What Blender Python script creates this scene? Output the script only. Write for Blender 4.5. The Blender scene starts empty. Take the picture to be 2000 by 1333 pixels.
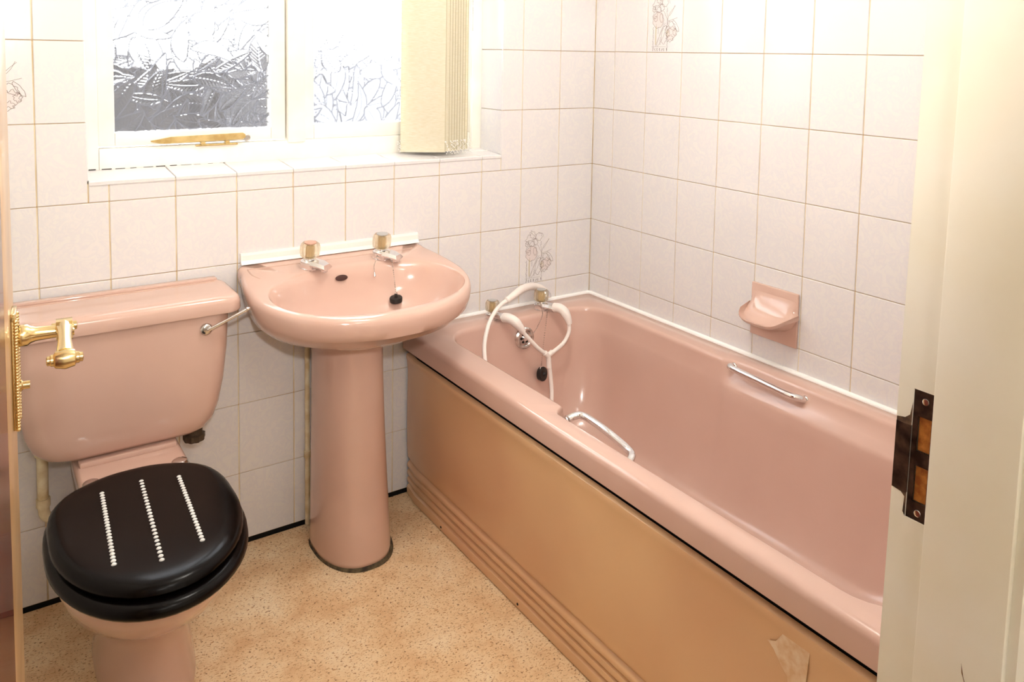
import bpy, bmesh, math, random
import numpy as np
from mathutils import Matrix, Vector
random.seed(7)
rng = np.random.default_rng(7)
S = bpy.context.scene
COL = S.collection
PI = math.pi

# ------------------------------------------------------------------ camera
cd = bpy.data.cameras.new('camera'); cam = bpy.data.objects.new('camera', cd); COL.objects.link(cam)
S.camera = cam
CR = Vector((0.8277, -0.5608, 0.0177)); CF = Vector((0.5595, 0.8251, -0.0789))
CR = (CR - CF * CR.dot(CF) / CF.dot(CF)).normalized(); CF.normalize(); CU = CR.cross(CF)
CAM = Vector((-1.8659, -2.2337, 1.3948))
M = Matrix((CR, CU, -CF)).transposed().to_4x4(); M.translation = CAM
cam.matrix_world = M
cd.sensor_width = 36; cd.lens = 1588.65 / 2000 * 36; cd.shift_y = -435.83 / 2000
cd.clip_start = .02; cd.clip_end = 200

# ------------------------------------------------------------------ world, exposure, large lights
S.view_settings.view_transform = 'Standard'; S.view_settings.look = 'None'
S.view_settings.gamma = 1; S.view_settings.use_curve_mapping = False
S.view_settings.exposure = 0.55
S.cycles.use_denoising = True; S.cycles.max_bounces = 9
W = bpy.data.worlds.new('overcast_sky'); S.world = W; W.use_nodes = True
bg = W.node_tree.nodes['Background']; bg.inputs[0].default_value = (.93, .97, 1, 1); bg.inputs[1].default_value = 9.0

fd = bpy.data.lights.new('camera_flash', 'SPOT'); fd.energy = 50; fd.color = (1, .97, .93)
fd.spot_size = math.radians(96); fd.spot_blend = 1.0; fd.shadow_soft_size = .035
flash = bpy.data.objects.new('camera_flash', fd); COL.objects.link(flash)
flash.location = CAM + Vector((.06, .05, .16))
flash.rotation_euler = (Vector((-.75, -.2, 1.62)) - flash.location).to_track_quat('-Z', 'Y').to_euler()

# ------------------------------------------------------------------ materials
def srgb(r, g, b):
    f = lambda c: (c / 255 / 12.92) if c <= 10 else ((c / 255 + .055) / 1.055) ** 2.4
    return (f(r), f(g), f(b), 1)
def mat(name, col, rough=.5, metal=0, coat=0, ior=1.45, trans=0, spec=.5):
    m = bpy.data.materials.new(name); m.use_nodes = True
    p = m.node_tree.nodes['Principled BSDF']
    p.inputs['Base Color'].default_value = col; p.inputs['Roughness'].default_value = rough
    p.inputs['Metallic'].default_value = metal; p.inputs['Coat Weight'].default_value = coat
    p.inputs['Coat Roughness'].default_value = .06
    p.inputs['IOR'].default_value = ior; p.inputs['Transmission Weight'].default_value = trans
    p.inputs['Specular IOR Level'].default_value = spec
    return m
def nd(m, t, **kw):
    n = m.node_tree.nodes.new(t)
    for k, v in kw.items():
        if k.startswith('i_'): n.inputs[k[2:].replace('_', ' ')].default_value = v
        else: setattr(n, k, v)
    return n
def lk(m, a, b): m.node_tree.links.new(a, b)
def ramp(m, stops):
    n = nd(m, 'ShaderNodeValToRGB'); e = n.color_ramp.elements
    e[0].position, e[0].color = stops[0]; e[1].position, e[1].color = stops[-1]
    for p, c in stops[1:-1]:
        x = e.new(p); x.color = c
    return n
def P(m): return m.node_tree.nodes['Principled BSDF']
def mottle(m, c1, c2, scale=6, detail=4, bump=0, bscale=None, coord='Object', lo=.35, hi=.65):
    tc = nd(m, 'ShaderNodeTexCoord'); n = nd(m, 'ShaderNodeTexNoise', i_Scale=scale, i_Detail=detail)
    lk(m, tc.outputs[coord], n.inputs['Vector'])
    r = ramp(m, [(lo, c1), (hi, c2)]); lk(m, n.outputs['Fac'], r.inputs[0]); lk(m, r.outputs[0], P(m).inputs['Base Color'])
    if bump:
        n2 = nd(m, 'ShaderNodeTexNoise', i_Scale=bscale or scale * 3, i_Detail=3); lk(m, tc.outputs[coord], n2.inputs['Vector'])
        b = nd(m, 'ShaderNodeBump', i_Strength=bump, i_Distance=.002); lk(m, n2.outputs['Fac'], b.inputs['Height']); lk(m, b.outputs[0], P(m).inputs['Normal'])
    return m

# tile glaze: off white with a faint scrolled relief
TILE = mat('tile_glaze', srgb(236, 229, 225), .16, spec=.5)
def _tile():
    m = TILE; tc = nd(m, 'ShaderNodeTexCoord'); oi = nd(m, 'ShaderNodeObjectInfo')
    ad = nd(m, 'ShaderNodeVectorMath', operation='MULTIPLY_ADD'); ad.inputs[1].default_value = (1, 1, 1)
    cx = nd(m, 'ShaderNodeCombineXYZ'); mu = nd(m, 'ShaderNodeMath', operation='MULTIPLY'); mu.inputs[1].default_value = 37
    lk(m, oi.outputs['Random'], mu.inputs[0]); lk(m, mu.outputs[0], cx.inputs[0]); lk(m, mu.outputs[0], cx.inputs[2])
    lk(m, tc.outputs['Object'], ad.inputs[0]); lk(m, cx.outputs[0], ad.inputs[2])
    n = nd(m, 'ShaderNodeTexNoise', i_Scale=26, i_Detail=2, i_Distortion=2.2); lk(m, ad.outputs[0], n.inputs['Vector'])
    r = ramp(m, [(.38, srgb(229, 225, 224)), (.5, srgb(224, 221, 223)), (.62, srgb(229, 226, 224))])
    lk(m, n.outputs['Fac'], r.inputs[0])
    lk(m, r.outputs[0], P(m).inputs['Base Color'])
    n2 = nd(m, 'ShaderNodeTexNoise', i_Scale=40, i_Detail=2, i_Distortion=1.5); lk(m, ad.outputs[0], n2.inputs['Vector'])
    b = nd(m, 'ShaderNodeBump', i_Strength=.16, i_Distance=.001); lk(m, n2.outputs['Fac'], b.inputs['Height']); lk(m, b.outputs[0], P(m).inputs['Normal'])
_tile()
# grout: pale cream, stained brown along the horizontal joints
GROUT = mat('grout', srgb(226, 208, 172), .85)
def _grout():
    m = GROUT; tc = nd(m, 'ShaderNodeTexCoord'); sx = nd(m, 'ShaderNodeSeparateXYZ'); lk(m, tc.outputs['Object'], sx.inputs[0])
    a = nd(m, 'ShaderNodeMath', operation='SUBTRACT'); a.inputs[1].default_value = .607 - .1; lk(m, sx.outputs[2], a.inputs[0])
    d = nd(m, 'ShaderNodeMath', operation='DIVIDE'); d.inputs[1].default_value = .2; lk(m, a.outputs[0], d.inputs[0])
    f = nd(m, 'ShaderNodeMath', operation='FRACT'); lk(m, d.outputs[0], f.inputs[0])
    s = nd(m, 'ShaderNodeMath', operation='SUBTRACT'); s.inputs[1].default_value = .5; lk(m, f.outputs[0], s.inputs[0])
    ab = nd(m, 'ShaderNodeMath', operation='ABSOLUTE'); lk(m, s.outputs[0], ab.inputs[0])
    lt = nd(m, 'ShaderNodeMath', operation='LESS_THAN'); lt.inputs[1].default_value = .012; lk(m, ab.outputs[0], lt.inputs[0])
    n = nd(m, 'ShaderNodeTexNoise', i_Scale=7, i_Detail=3); lk(m, tc.outputs['Object'], n.inputs['Vector'])
    r1 = ramp(m, [(.35, srgb(192, 160, 118)), (.65, srgb(218, 196, 160))]); lk(m, n.outputs['Fac'], r1.inputs[0])
    r2 = ramp(m, [(.35, srgb(214, 188, 146)), (.6, srgb(236, 222, 190))]); lk(m, n.outputs['Fac'], r2.inputs[0])
    mx = nd(m, 'ShaderNodeMix', data_type='RGBA'); lk(m, lt.outputs[0], mx.inputs['Factor']); lk(m, r2.outputs[0], mx.inputs['A']); lk(m, r1.outputs[0], mx.inputs['B'])
    lk(m, mx.outputs['Result'], P(m).inputs['Base Color'])
_grout()
PINK = mat('pink_ceramic', srgb(222, 170, 150), .13, coat=.3)
mottle(PINK, srgb(208, 173, 158), srgb(212, 178, 163), 5, 3)
ACRYL = mat('pink_acrylic', srgb(222, 168, 150), .17, coat=.2)
mottle(ACRYL, srgb(208, 173, 159), srgb(212, 178, 164), 4, 3)
PANEL = mat('yellowed_bath_panel', srgb(220, 168, 120), .22, coat=.15)
mottle(PANEL, srgb(218, 170, 135), srgb(232, 193, 150), 1.6, 3, lo=.3, hi=.6)
BLACK = mat('black_seat_lacquer', srgb(10, 7, 7), .22, spec=.16)
def _scuff():
    m = BLACK; tc = nd(m, 'ShaderNodeTexCoord'); n = nd(m, 'ShaderNodeTexNoise', i_Scale=60, i_Detail=5, i_Roughness=.7); lk(m, tc.outputs['Object'], n.inputs['Vector'])
    r = ramp(m, [(.45, (.2, .2, .2, 1)), (.8, (.3, .3, .3, 1))]); lk(m, n.outputs['Fac'], r.inputs[0]); lk(m, r.outputs[0], P(m).inputs['Roughness'])
_scuff()
CHROME = mat('chrome', (.82, .82, .84, 1), .09, 1)
DULLCHROME = mottle(mat('worn_chrome', (.7, .68, .66, 1), .22, 1), (.45, .42, .4, 1), (.85, .84, .83, 1), 60, 3)
BRASS = mat('brass', srgb(226, 203, 152), .2, 1)
CORE = mat('pale_knob_core', srgb(214, 196, 160), .35, .4)
GOLD = mottle(mat('anodised_gold', srgb(196, 168, 108), .4, .35), srgb(186, 156, 96), srgb(212, 186, 128), 40, 3)
RUBBER = mat('black_rubber', srgb(28, 25, 24), .45)
WHITEP = mat('white_plastic', srgb(245, 240, 234), .3)
HOSEM = mat('white_hose_rubber', srgb(245, 236, 230), .35)
SEAL = mat('white_sealant', srgb(253, 252, 250), .4)
PAINT = mottle(mat('cream_gloss_paint', srgb(248, 242, 226), .3), srgb(246, 239, 219), srgb(250, 246, 234), 5, 3, .05)
WFRAME = mottle(mat('white_window_paint', srgb(247, 243, 234), .35), srgb(245, 240, 228), srgb(250, 247, 240), 8, 3, .05)
WALLP = mottle(mat('wall_emulsion', srgb(240, 234, 222), .8), srgb(237, 230, 217), srgb(243, 238, 228), 4, 3)
CEILM = mottle(mat('ceiling_paint', srgb(246, 244, 238), .9), srgb(244, 241, 234), srgb(248, 246, 242), 3, 3)
DARK = mat('dark_gap', srgb(22, 18, 15), .8)
WOOD = mottle(mat('raw_wood', srgb(190, 115, 50), .6), srgb(160, 88, 34), srgb(214, 140, 66), 90, 4)
PLATE = mottle(mat('tarnished_plate', srgb(70, 52, 44), .35, .6), srgb(48, 34, 30), srgb(96, 76, 66), 50, 4)
MAHOG = mottle(mat('mahogany_stain', srgb(96, 38, 26), .25, coat=.3), srgb(84, 30, 22), srgb(116, 52, 34), 12, 5)
TANSTRIP = mottle(mat('tan_door_strip', srgb(196, 158, 108), .3, coat=.3), srgb(186, 146, 96), srgb(206, 170, 122), 12, 5)
PIPEP = mottle(mat('old_cream_pipe_paint', srgb(222, 205, 165), .45), srgb(205, 182, 138), srgb(232, 220, 188), 30, 4)
NUT = mat('dark_plastic_nut', srgb(74, 60, 46), .5)
EDGE_SHADE = mat('slat_edge_shade', srgb(184, 172, 138), .9)
FABRIC = mat('cream_blind_fabric', srgb(238, 228, 196), .85)
def _fabric():
    m = FABRIC; tc = nd(m, 'ShaderNodeTexCoord'); mp = nd(m, 'ShaderNodeMapping'); mp.inputs['Scale'].default_value = (60, 60, 520)
    lk(m, tc.outputs['Object'], mp.inputs[0]); n = nd(m, 'ShaderNodeTexNoise', i_Scale=1, i_Detail=3); lk(m, mp.outputs[0], n.inputs['Vector'])
    r = ramp(m, [(.35, srgb(234, 227, 202)), (.65, srgb(243, 238, 220))]); lk(m, n.outputs['Fac'], r.inputs[0]); lk(m, r.outputs[0], P(m).inputs['Base Color'])
    b = nd(m, 'ShaderNodeBump', i_Strength=.2, i_Distance=.001); lk(m, n.outputs['Fac'], b.inputs['Height']); lk(m, b.outputs[0], P(m).inputs['Normal'])
    t = nd(m, 'ShaderNodeBsdfTranslucent'); lk(m, r.outputs[0], t.inputs[0])
    mx = nd(m, 'ShaderNodeMixShader'); mx.inputs[0].default_value = .3
    out = m.node_tree.nodes['Material Output']; lk(m, P(m).outputs[0], mx.inputs[1]); lk(m, t.outputs[0], mx.inputs[2]); lk(m, mx.outputs[0], out.inputs[0])
_fabric()
def clear(name, glass_part, tint=(1, 1, 1, 1), ior=1.45, rough=0):
    m = bpy.data.materials.new(name); m.use_nodes = True; t = m.node_tree; t.nodes.clear()
    g = t.nodes.new('ShaderNodeBsdfGlass'); g.inputs['IOR'].default_value = ior; g.inputs['Color'].default_value = tint; g.inputs['Roughness'].default_value = rough
    tr = t.nodes.new('ShaderNodeBsdfTransparent'); tr.inputs[0].default_value = tint
    mx = t.nodes.new('ShaderNodeMixShader'); mx.inputs[0].default_value = glass_part
    o = t.nodes.new('ShaderNodeOutputMaterial')
    t.links.new(tr.outputs[0], mx.inputs[1]); t.links.new(g.outputs[0], mx.inputs[2]); t.links.new(mx.outputs[0], o.inputs[0])
    return m
GLASS = clear('leaf_patterned_glass', .82, (.97, .97, .98, 1), 1.5)
def _relief():     # the embossed edges and veins scatter the light
    m = GLASS; t = m.node_tree; out = next(n for n in t.nodes if n.type == 'OUTPUT_MATERIAL'); src = out.inputs[0].links[0].from_socket
    at = nd(m, 'ShaderNodeAttribute', attribute_name='relief'); tr = nd(m, 'ShaderNodeBsdfTranslucent'); tr.inputs[0].default_value = (.055, .053, .057, 1)
    mx = nd(m, 'ShaderNodeMixShader'); lk(m, at.outputs['Fac'], mx.inputs[0]); lk(m, src, mx.inputs[1]); lk(m, tr.outputs[0], mx.inputs[2]); lk(m, mx.outputs[0], out.inputs[0])
_relief()
CRYSTAL = clear('clear_acrylic', .5, (1, .97, .9, 1), 1.49)
# lino: mottled beige with short flecks
LINO = mat('beige_lino', srgb(226, 190, 146), .42, spec=.35)
def _lino():
    m = LINO; tc = nd(m, 'ShaderNodeTexCoord')
    n = nd(m, 'ShaderNodeTexNoise', i_Scale=9, i_Detail=6, i_Roughness=.65); lk(m, tc.outputs['Object'], n.inputs['Vector'])
    r = ramp(m, [(.34, srgb(224, 184, 140)), (.5, srgb(238, 208, 166)), (.66, srgb(246, 224, 188))]); lk(m, n.outputs['Fac'], r.inputs[0])
    mp = nd(m, 'ShaderNodeMapping'); mp.inputs['Scale'].default_value = (140, 300, 1); mp.inputs['Rotation'].default_value = (0, 0, .5); lk(m, tc.outputs['Object'], mp.inputs[0])
    n2 = nd(m, 'ShaderNodeTexNoise', i_Scale=1, i_Detail=2, i_Distortion=.6); lk(m, mp.outputs[0], n2.inputs['Vector'])
    r2 = ramp(m, [(.56, (0, 0, 0, 1)), (.68, (1, 1, 1, 1))]); lk(m, n2.outputs['Fac'], r2.inputs[0])
    mx = nd(m, 'ShaderNodeMix', data_type='RGBA'); lk(m, r2.outputs[0], mx.inputs['Factor']); lk(m, r.outputs[0], mx.inputs['A']); mx.inputs['B'].default_value = srgb(192, 142, 98)
    n3 = nd(m, 'ShaderNodeTexNoise', i_Scale=150, i_Detail=2); lk(m, tc.outputs['Object'], n3.inputs['Vector'])
    r3 = ramp(m, [(.62, (0, 0, 0, 1)), (.70, (1, 1, 1, 1))]); lk(m, n3.outputs['Fac'], r3.inputs[0])
    mx2 = nd(m, 'ShaderNodeMix', data_type='RGBA'); lk(m, r3.outputs[0], mx2.inputs['Factor']); lk(m, mx.outputs['Result'], mx2.inputs['A']); mx2.inputs['B'].default_value = srgb(140, 98, 66)
    lk(m, mx2.outputs['Result'], P(m).inputs['Base Color'])
_lino()
CARPET = mottle(mat('hall_carpet', srgb(150, 120, 96), .95), srgb(140, 110, 88), srgb(165, 135, 108), 60, 4)
PEARL = mat('pearl_beads', srgb(240, 240, 238), .25)
PRINTL = mat('print_line', srgb(120, 104, 96), .5)
PRINTD = mat('print_dark', srgb(78, 66, 60), .5)
PRINTP = mat('print_pink', srgb(226, 216, 214), .2)
PRINTY = mat('print_yellow', srgb(220, 212, 190), .2)
HEDGE = mottle(mat('dark_hedge', srgb(38, 40, 34), .9), srgb(24, 22, 22), srgb(46, 43, 42), 4, 5)
RENDERW = mottle(mat('pale_render', srgb(226, 226, 224), .9), srgb(104, 104, 107), srgb(122, 122, 125), 3, 4)
GROUND = mottle(mat('grey_ground', srgb(96, 96, 90), .95), srgb(80, 80, 74), srgb(116, 116, 108), 2, 5)
def emis(name, col, st):
    m = bpy.data.materials.new(name); m.use_nodes = True; t = m.node_tree; t.nodes.clear()
    e = t.nodes.new('ShaderNodeEmission'); e.inputs[0].default_value = col; e.inputs[1].default_value = st
    o = t.nodes.new('ShaderNodeOutputMaterial'); t.links.new(e.outputs[0], o.inputs[0]); return m
LAMP = emis('opal_lamp_glow', (1, .95, .88, 1), 32)
LAMPH = emis('hall_lamp_glow', (1, .96, .9, 1), 20)

# ------------------------------------------------------------------ helpers
WL = {}
def link(o, parent=None, loc=(0, 0, 0)):
    COL.objects.link(o); o.location = loc
    if parent is not None:
        o.parent = parent; o.matrix_parent_inverse = Matrix.Translation(-WL[parent.name])
    WL[o.name] = Vector(loc)
    return o
def obj(name, vf, m, parent=None, loc=(0, 0, 0), smooth=False, world=True):
    """vf = (verts, faces); verts in world coordinates (shifted so the origin is loc) unless world=False"""
    v, f = vf[0], vf[1]
    me = bpy.data.meshes.new(name)
    v = np.asarray(v, float)
    if world: v = v - np.asarray(loc, float)
    me.from_pydata(v.tolist(), [], [list(map(int, q)) for q in f])
    ms = m if isinstance(m, (list, tuple)) else [m]
    for q in ms: me.materials.append(q)
    if len(vf) > 2: me.polygons.foreach_set('material_index', vf[2])
    if smooth:
        me.polygons.foreach_set('use_smooth', [True] * len(me.polygons))
        if smooth != 'all':
            bm = bmesh.new(); bm.from_mesh(me)
            lim = math.radians(smooth if isinstance(smooth, (int, float)) and smooth is not True else 38)
            for e in bm.edges:
                if len(e.link_faces) == 2 and e.calc_face_angle(0) > lim: e.smooth = False
            bm.to_mesh(me); bm.free()
    me.update()
    return link(bpy.data.objects.new(name, me), parent, loc)
def fixn(o):
    bm = bmesh.new(); bm.from_mesh(o.data); bmesh.ops.recalc_face_normals(bm, faces=bm.faces); bm.to_mesh(o.data); bm.free(); return o
def empty(name, loc=(0, 0, 0)):
    o = bpy.data.objects.new(name, None); o.empty_display_size = .05; return link(o, None, loc)
def tag(o, label, cat=None, group=None, kind=None):
    o['label'] = label
    if cat: o['category'] = cat
    if group: o['group'] = group
    if kind: o['kind'] = kind
    return o
def struct(o, label=None):
    o['kind'] = 'structure'
    if label: o['label'] = label
    return o
def join(*parts):
    V, F, MI = [], [], []; n = 0
    for q in parts:
        V += [tuple(x) for x in q[0]]; F += [[i + n for i in f] for f in q[1]]
        MI += list(q[2]) if len(q) > 2 else [0] * len(q[1])
        n += len(q[0])
    return V, F, MI
def setm(q, i): return q[0], q[1], [i] * len(q[1])
def xf(q, mtx):
    return ([tuple(mtx @ Vector(v)) for v in q[0]],) + tuple(q[1:])
def box(x0, x1, y0, y1, z0, z1, b=0):
    if b <= 0:
        v = [(x, y, z) for x in (x0, x1) for y in (y0, y1) for z in (z0, z1)]
        return v, [(0, 1, 3, 2), (4, 6, 7, 5), (0, 4, 5, 1), (2, 3, 7, 6), (0, 2, 6, 4), (1, 5, 7, 3)]
    bm = bmesh.new(); bmesh.ops.create_cube(bm, size=1)
    for v in bm.verts:
        v.co = ((x0 + x1) / 2 + v.co.x * (x1 - x0), (y0 + y1) / 2 + v.co.y * (y1 - y0), (z0 + z1) / 2 + v.co.z * (z1 - z0))
    bmesh.ops.bevel(bm, geom=list(bm.edges), offset=b, segments=2, affect='EDGES', profile=.5)
    bm.verts.index_update()
    r = [tuple(v.co) for v in bm.verts], [[v.index for v in f.verts] for f in bm.faces]; bm.free(); return r
def loft(rings, cap0=False, cap1=False, closed=True):
    n = len(rings[0]); V = [tuple(p) for r in rings for p in r]; F = []
    for i in range(len(rings) - 1):
        for j in range(n if closed else n - 1):
            k = (j + 1) % n
            F.append((i * n + j, i * n + k, (i + 1) * n + k, (i + 1) * n + j))
    if cap0: F.append(tuple(range(n))[::-1])
    if cap1: F.append(tuple((len(rings) - 1) * n + j for j in range(n)))
    return V, F
def catmull(pts, k=8, closed=False):
    P_ = [np.array(p, float) for p in pts]; out = []; n = len(P_)
    rngi = range(n) if closed else range(n - 1)
    for i in rngi:
        if closed: a, b, c, d = P_[(i - 1) % n], P_[i], P_[(i + 1) % n], P_[(i + 2) % n]
        else: a, b, c, d = P_[max(i - 1, 0)], P_[i], P_[i + 1], P_[min(i + 2, n - 1)]
        for j in range(k):
            t = j / k
            out.append(.5 * ((2 * b) + (c - a) * t + (2 * a - 5 * b + 4 * c - d) * t * t + (3 * b - a - 3 * c + d) * t ** 3))
    if not closed: out.append(P_[-1])
    return out
def tube(path, r, n=10, cap=True):
    path = [Vector(p) for p in path]; m = len(path)
    rr = r if isinstance(r, (list, tuple)) else [r] * m
    rings = []; up = None
    for i, p in enumerate(path):
        d = (path[min(i + 1, m - 1)] - path[max(i - 1, 0)]).normalized()
        if up is None: up = Vector((0, 0, 1)) if abs(d.z) < .9 else Vector((1, 0, 0))
        a = (up - d * up.dot(d)).normalized(); b = d.cross(a); up = a
        rings.append([p + (a * math.cos(2 * PI * j / n) + b * math.sin(2 * PI * j / n)) * rr[i] for j in range(n)])
    return loft(rings, cap, cap)
def lathe(prof, c=(0, 0, 0), n=24, flute=0, nf=8):
    rings = []
    for r, z in prof:
        rings.append([(c[0] + r * (1 + flute * math.cos(nf * 2 * PI * j / n)) * math.cos(2 * PI * j / n), c[1] + r * (1 + flute * math.cos(nf * 2 * PI * j / n)) * math.sin(2 * PI * j / n), c[2] + z) for j in range(n)])
    return loft(rings, True, True)
def ball(c, r, seg=8, ring=5):
    pr = [(r * math.sin(PI * (i + .0) / ring), -r * math.cos(PI * i / ring)) for i in range(1, ring)]
    return lathe(pr, c, seg)
def prism(poly, axis, a, b):
    """poly: 2D points; axis: 0,1,2 extrude axis"""
    o = [q for q in range(3) if q != axis]
    def mk(p, t):
        v = [0, 0, 0]; v[o[0]], v[o[1]], v[axis] = p[0], p[1], t; return tuple(v)
    return loft([[mk(p, a) for p in poly], [mk(p, b) for p in poly]], True, True)
def rrect(x0, x1, y0, y1, r, k=6, mx=10, my=60):
    """rounded rectangle, fixed topology, counter-clockwise from the right side going up"""
    out = []
    cs = [((x1 - r, y1 - r), 0), ((x0 + r, y1 - r), PI / 2), ((x0 + r, y0 + r), PI), ((x1 - r, y0 + r), 1.5 * PI)]
    arcs = [[(c[0] + r * math.cos(a + PI / 2 * i / k), c[1] + r * math.sin(a + PI / 2 * i / k)) for i in range(k + 1)] for c, a in cs]
    ms = [mx, my, mx, my]
    for q in range(4):
        out += arcs[q]
        p, s = arcs[q][-1], arcs[(q + 1) % 4][0]
        for i in range(1, ms[q]):
            t = i / ms[q]; out.append((p[0] + (s[0] - p[0]) * t, p[1] + (s[1] - p[1]) * t))
    return out
def sstep(t): t = min(1, max(0, t)); return t * t * (3 - 2 * t)
def egg(cx, y0, y1, w, n=56, back=.55, pw=2.0):
    """D/egg outline: y0 back (towards the wall), y1 front; w half width"""
    ym = y0 + (y1 - y0) * .47; out = []
    for j in range(n):
        a = 2 * PI * j / n; c, s = math.cos(a), math.sin(a)
        if s <= 0: x = cx + w * c; y = ym + (ym - y1) * s            # front half: ellipse
        else:
            e = 2 / 3.2; x = cx + w * math.copysign(abs(c) ** e, c) * (1 - (1 - back) * (abs(s) ** 4)); y = ym + (y0 - ym) * abs(s) ** e
        out.append((x, y))
    return out

# ------------------------------------------------------------------ setting: shell
Z0, HT, TW = .607, .2, .1572          # first joint height, tile height, tile width
CEIL = 2.42
XL = -1.965                           # left wall
YF = -1.722                           # face of the door wall inside the bathroom
WX0, WX1, WZ0, WZ1 = -1.614, -.392, 1.060, 2.10   # window opening
def quad_xz(x0, x1, z0, z1, y): return [(x0, y, z0), (x1, y, z0), (x1, y, z1), (x0, y, z1)], [(0, 1, 2, 3)]
GY = .0022                            # grout plane lies behind the tile faces
def wall_with_hole(x0, x1, z0, z1, hx0, hx1, hz0, hz1, ya, yb):
    parts = [box(x0, hx0, ya, yb, z0, z1), box(hx1, x1, ya, yb, z0, z1), box(hx0, hx1, ya, yb, z0, hz0), box(hx0, hx1, ya, yb, hz1, z1)]
    return join(*parts)
wall_back = struct(obj('wall_back', wall_with_hole(XL - .1, .1, .012, CEIL, WX0 - .004, WX1 + .004, WZ0 - .006, WZ1 + .004, GY, .28), GROUT), 'tiled back wall with the window')
obj('gap_strip', join(box(XL - .1, .1, .010, .28, -.04, .013), box(XL - .1, .1, -.004, .012, -.04, -.006)), DARK, wall_back)
wall_right = struct(obj('wall_right', box(GY, .12, -1.9, .1, .0, CEIL), GROUT), 'tiled wall along the bath')
floor = struct(obj('floor', box(XL - .1, .1, -1.80, -.003, -.04, 0), LINO), 'beige mottled lino floor')
wall_left = struct(obj('wall_left', box(XL - .1, XL, -1.9, .1, 0, CEIL), WALLP), 'plain wall behind the open door')
ceiling = struct(obj('ceiling', box(XL - .1, .1, -1.9, .1, CEIL, CEIL + .05), CEILM), 'white ceiling')
# door wall with doorway x -1.90 .. -.93
DX0, DX1, DZ = -1.905, -.92, 2.03
wall_front = struct(obj('wall_front', join(box(XL - .1, DX0 - .03, -1.86, YF, 0, CEIL), box(DX1 + .02, .1, -1.86, YF, 0, CEIL), box(DX0 - .03, DX1 + .02, -1.86, YF, DZ + .03, CEIL)), WALLP), 'plain wall around the doorway')
# hall behind the camera
struct(obj('floor_hall', box(-3.2, .6, -3.2, -1.80, -.04, .002), CARPET), 'brown hall carpet')
struct(obj('wall_hall', box(-3.3, .7, -3.3, -3.2, 0, CEIL), WALLP), 'hall wall opposite the bathroom door')
struct(obj('wall_hall_right', box(.6, .7, -3.2, -1.86, 0, CEIL), WALLP), 'end wall of the hall')
struct(obj('wall_hall_left', box(-3.3, -3.2, -3.2, -1.76, 0, CEIL), WALLP), 'far end wall of the hall')
struct(obj('wall_hall_side', box(-3.2, XL - .1, -1.86, -1.76, 0, CEIL), WALLP), 'hall wall beside the bathroom')
struct(obj('ceiling_hall', box(-3.3, .7, -3.3, -1.86, CEIL, CEIL + .05), CEILM), 'hall ceiling')

# ------------------------------------------------------------------ tiles
TH = .007
GV, GH = .0030, .0017
_tc = {}
def tile_mesh(w, h):
    k = (round(w, 4), round(h, 4))
    if k in _tc: return _tc[k]
    b = .0016
    rings = []
    for ins, y in ((0, TH), (0, .0013), (.0006, .0004), (b, 0)):
        a, c = w / 2 - ins, h / 2 - ins
        rings.append([(-a, y, -c), (a, y, -c), (a, y, c), (-a, y, c)])
    v, f = loft(rings, False, True)
    me = bpy.data.meshes.new('tile'); me.from_pydata(v, [], f); me.materials.append(TILE)
    me.update(); _tc[k] = me; return me
def tile(parent, a0, a1, z0, z1, kind):
    """kind 'b' back wall (a = x), 'r' right wall (a = y)"""
    w, h = a1 - a0 - GV, z1 - z0 - GH
    if w < .008 or h < .008: return None
    o = bpy.data.objects.new('tile', tile_mesh(w, h))
    ac, zc = (a0 + a1) / 2, (z0 + z1) / 2
    jit = rng.normal(0, .0016, 2)
    if kind == 'b': loc = (ac, -.0005, zc); rot = (jit[0], 0, jit[1])
    elif kind == 'r': loc = (-.0005, ac, zc); rot = (jit[0], 0, -PI / 2 + jit[1])
    elif kind == 'rl': loc = (WX0 + .0005, ac, zc); rot = (0, 0, PI / 2)       # left reveal, faces +x
    elif kind == 'rr': loc = (WX1 - .0005, ac, zc); rot = (0, 0, -PI / 2)
    link(o, parent, loc); o.rotation_euler = rot
    return o
rows = [.0125] + [Z0 + HT * h for h in range(-2, 9)] + [CEIL]
cols = [-XL - 0] ; cols = [0.0] + [.1526 + TW * i for i in range(12)] + [-XL]
decor_back, decor_right = [], []
for ri in range(len(rows) - 1):
    z0, z1 = rows[ri], rows[ri + 1]
    for ci in range(len(cols) - 1):
        a0, a1 = -cols[ci + 1], -cols[ci]
        zz0, zz1 = z0, z1
        # window opening cuts tiles
        segs = [(a0, a1, z0, z1)]
        if a1 > WX0 and a0 < WX1 and z1 > WZ0 and z0 < WZ1:
            segs = []
            if a0 < WX0: segs.append((a0, WX0, z0, z1))
            if a1 > WX1: segs.append((WX1, a1, z0, z1))
            b0, b1 = max(a0, WX0), min(a1, WX1)
            if z0 < WZ0: segs.append((b0, b1, z0, WZ0 - .004))
            if z1 > WZ1: segs.append((b0, b1, WZ1, z1))
        for s in segs:
            t = tile(wall_back, *s, 'b')
            h = round((z0 - Z0) / HT)
            if t and len(segs) == 1 and (ci, h) in ((1, 0), (11, 3)): decor_back.append(t)
ys = [0.0] + [.1058 + TW * i for i in range(11)] + [1.722]
for ri in range(len(rows) - 1):
    for ci in range(len(ys) - 1):
        h = round((rows[ri] - Z0) / HT)
        t = tile(wall_right, -ys[ci + 1], -ys[ci], rows[ri], rows[ri + 1], 'r')
        if t and (ci, h) == (2, 4): decor_right.append(t)
# reveals of the window
for ri in range(len(rows) - 1):
    z0, z1 = max(rows[ri], WZ0), min(rows[ri + 1], WZ1)
    if z1 - z0 > .02:
        tile(wall_back, .0015, .132, z0, z1, 'rl'); tile(wall_back, .0015, .132, z0, z1, 'rr')
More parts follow.
